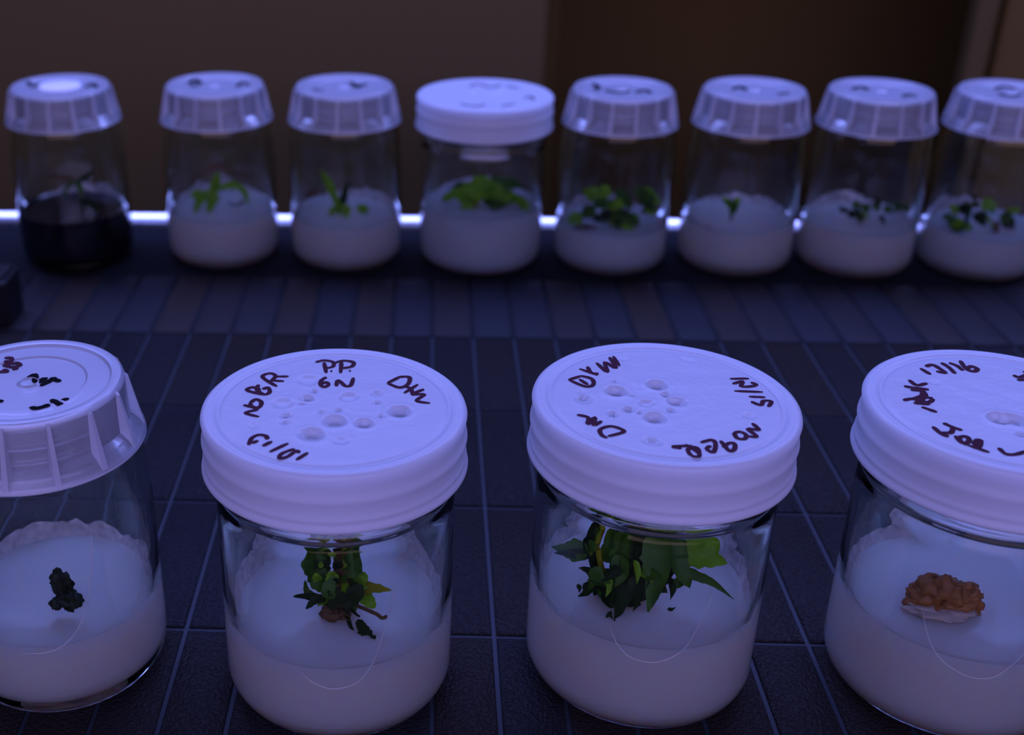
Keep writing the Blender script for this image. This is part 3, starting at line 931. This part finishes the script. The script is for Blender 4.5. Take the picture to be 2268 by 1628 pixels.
# --- dark explant and brown callus
e, o_, P = plant('f1', 'explant', 'small blackish green tissue lump on the gel of the leftmost front jar', 'plant tissue', 145, 1345, -12)
lump_part(e, P(136, 1290, 0) - o_, (3.0, 2.6, 4.4), M['explant'], 'lump', 2, 0.45, 1.6)
lump_part(e, P(152, 1326, -1) - o_, (3.2, 2.6, 3.0), M['explant'], 'lump', 9, 0.5, 1.6)
lump_part(e, P(128, 1334, -1) - o_, (2.3, 2.2, 1.6), M['explant'], 'lump', 4, 0.4, 1.6)
e, o_, P = plant('f4', 'callus', 'knobbly brown callus on pale base in the 12/16 jar', 'plant tissue', 2085, 1345, -6)
for (px, py, d, sz, sd) in ((2062, 1308, 1, (5.6, 4.6, 4.6), 1), (2098, 1312, 0, (6.2, 5.0, 5.0), 2), (2138, 1325, -1, (4.6, 4.2, 5.0), 3), (2030, 1330, 0, (3.2, 3.0, 3.4), 4), (2105, 1336, -2, (6.0, 4.2, 3.4), 6), (2024, 1305, 1, (1.1, 1.1, 1.8), 8)):
    lump_part(e, P(px, py, d) - o_, sz, M['callus'], 'lobe', sd, 0.42, 1.8)
o = lump_part(e, P(2088, 1346, -3) - o_, (9.6, 5.2, 1.3), M['callus_pale'], 'pale_base', 12, 0.35, 2.2)
o['label'] = 'pale wet underside'


# --- back row
def back(key, label, bx, by, items, dy=-4):
    e, o_, P = plant(key, 'plantlet', label, 'plant', bx, by, dy, GP)
    for it in items:
        kindp, pts, wd, m = it
        q = [P(*p) for p in pts]
        if kindp == 's':
            stem_part(e, o_, q, wd, wd * 0.7, M[m])
        else:
            leaf_part(e, o_, q, wd, M[m], wav=0.08)


back('b1', 'thin seedling with drooping brown tipped leaves on black medium', 185, 480, [
    ('s', [(185, 480), (180, 440), (168, 400)], 0.9, 'leaf_dark'), ('l', [(168, 405, 0), (140, 392), (98, 390)], 4.5, 'brown'), ('l', [(168, 402), (190, 392), (208, 376)], 4, 'leaf_dark'),
    ('l', [(165, 402, -2), (150, 415, -3), (138, 436, -5)], 4, 'leaf'), ('l', [(170, 402, -2), (178, 418, -4), (180, 438, -5)], 4, 'leaf'), ('l', [(180, 445, -2), (205, 452, -3), (215, 470, -5)], 6, 'leaf_dark')])
back('b2', 'bright green curled plantlet with brown blade added behind it as refracted shadow', 460, 468, [
    ('s', [(460, 468), (465, 440), (478, 395)], 1.3, 'leaf_bright'), ('l', [(470, 430), (478, 405), (482, 380)], 7, 'leaf_bright'), ('l', [(465, 425, -2), (445, 440, -3), (430, 475, -5)], 7, 'leaf_bright'),
    ('l', [(470, 420, -2), (470, 445, -3), (462, 470, -4)], 8, 'leaf_bright'), ('l', [(480, 420), (515, 410), (540, 425), (548, 455, -2)], 5.5, 'leaf_bright'), ('l', [(450, 430, -1), (435, 428, -1), (425, 440, -2)], 5, 'leaf_bright'),
    ('l', [(415, 410, 12), (450, 385, 14), (490, 368, 14), (520, 382, 14), (570, 390, 12)], 5, 'brown'), ('s', [(540, 445), (525, 455), (505, 450)], 0.8, 'leaf_dark')])  # brown blade at the back is added, draws the leaves' refracted shadow
back('b3', 'plantlet with one tall upright strap leaf and small side bud', 750, 488, [
    ('s', [(752, 490), (752, 470), (752, 450)], 1.6, 'leaf_bright'), ('l', [(752, 470), (738, 430), (722, 395), (708, 374)], 5.5, 'leaf_bright'), ('l', [(756, 460), (764, 430), (772, 398)], 5, 'leaf_dark'),
    ('l', [(745, 470, -2), (738, 465, -3), (730, 480, -4)], 5, 'leaf_bright'), ('l', [(755, 460, -2), (768, 465, -3), (765, 488, -5)], 6, 'leaf_bright'), ('l', [(795, 470), (804, 462), (814, 472)], 7, 'leaf_bright'), ('l', [(672, 440, 8), (695, 428, 10), (720, 432, 10)], 4, 'brown')])  # last brown blade is added too, for the dark refraction behind
back('b4', 'spreading bright green canopy with yellow base in the wide lidded jar', 1062, 492, [
    ('s', [(1062, 494), (1058, 470), (1050, 440)], 2.0, 'leaf_yellow'), ('l', [(1050, 450), (1035, 425), (1030, 402)], 11, 'leaf_bright'), ('l', [(1045, 450, -2), (1010, 430, -3), (980, 445, -4)], 9, 'leaf_bright'),
    ('l', [(1060, 440, -2), (1090, 425, -3), (1130, 435, -4), (1178, 455, -5)], 10, 'leaf_bright'), ('l', [(1060, 435), (1090, 412), (1140, 408), (1165, 420)], 10, 'leaf'), ('l', [(1045, 445, -4), (1035, 465, -6), (1050, 488, -7)], 8, 'leaf_bright'),
    ('l', [(1070, 445, -4), (1095, 455, -5), (1080, 478, -6)], 7, 'leaf'), ('l', [(1110, 440, -5), (1150, 445, -6), (1170, 470, -7)], 8, 'leaf_bright'), ('l', [(1000, 430, 2), (1020, 415, 2), (1050, 412, 2)], 8, 'leaf'), ('l', [(1060, 460, -5), (1066, 478, -6), (1072, 494, -7)], 5, 'leaf_yellow'), ('l', [(1050, 430, -3), (1080, 418, -3), (1115, 424, -4)], 12, 'leaf_bright'), ('l', [(1020, 440, -3), (1040, 428, -4), (1065, 446, -6)], 12, 'leaf_bright'), ('l', [(1085, 440, -5), (1110, 448, -6), (1140, 440, -6)], 10, 'leaf'), ('l', [(1040, 425, 0), (1070, 405, 0), (1110, 410, 0)], 11, 'leaf_bright')])
rr = random.Random(3)
items = [('s', [(1360, 515), (1362, 480), (1365, 440)], 1.5, 'brown')]
for k in range(34):
    px, py = rr.uniform(1275, 1455), rr.uniform(440, 500)
    a = rr.uniform(0, 2 * PI)
    d = rr.uniform(-10, 6)
    items.append(('l', [(px, py, d), (px + 18 * math.cos(a), py - 8 + 8 * math.sin(a), d - 1), (px + 34 * math.cos(a), py + 12 * math.sin(a), d - 2)], rr.uniform(8, 12), rr.choice(['leaf_dark', 'leaf', 'leaf', 'leaf_bright'])))
items.append(('l', [(1270, 505, -8), (1310, 508, -9), (1350, 514, -10)], 5, 'brown'))
back('b5', 'dense dark green leaf mass filling the jar beside the wide lidded jar', 1362, 512, items)
back('b6', 'tiny single green shoot standing alone in the gel', 1618, 492, [
    ('s', [(1618, 495), (1620, 470), (1622, 445)], 0.9, 'leaf'), ('l', [(1622, 470), (1612, 450), (1598, 436)], 5, 'leaf_bright'), ('l', [(1622, 468), (1630, 450), (1634, 434)], 5, 'leaf_bright'), ('l', [(1621, 475, -1), (1624, 460, -2), (1618, 440, -2)], 6, 'leaf')])
items = [('s', [(1905, 498), (1905, 480), (1900, 460)], 1.2, 'leaf_dark')]
for (px, py) in ((1870, 465), (1890, 455), (1912, 462), (1935, 458), (1960, 465), (1985, 462), (1900, 485), (1925, 478), (1965, 490), (1880, 475), (2002, 462), (1948, 448)):
    a = rr.uniform(-0.5, 3.6)
    items.append(('l', [(px, py + 6, rr.uniform(-6, 4)), (px + 10 * math.cos(a), py - 2, -1), (px + 20 * math.cos(a), py + rr.uniform(-8, 8), -2)], rr.uniform(5, 8), rr.choice(['leaf', 'leaf', 'leaf_dark', 'leaf_bright'])))
back('b7', 'sparse low foliage spread across the gel, second jar from the right edge', 1910, 498, items)
items = [('s', [(2204, 535, -6), (2205, 515, -6), (2208, 490, -5)], 1.9, 'brown'), ('s', [(2145, 525), (2140, 490), (2150, 450)], 1.4, 'leaf_dark')]
for (px, py) in ((2100, 488), (2120, 470), (2140, 455), (2160, 450), (2180, 462), (2130, 500), (2155, 512), (2165, 490), (2215, 480), (2235, 488), (2225, 500), (2195, 495), (2245, 470), (2110, 505), (2150, 470)):
    a = rr.uniform(-0.5, 3.6)
    items.append(('l', [(px, py + 5, rr.uniform(-7, 2)), (px + 14 * math.cos(a), py - 5, -3), (px + 26 * math.cos(a), py + rr.uniform(-6, 10), -4)], rr.uniform(7, 11), rr.choice(['leaf', 'leaf_dark', 'leaf_bright'])))
back('b8', 'dark leafy plantlet with brown stem in the jar at the right edge', 2150, 525, items)
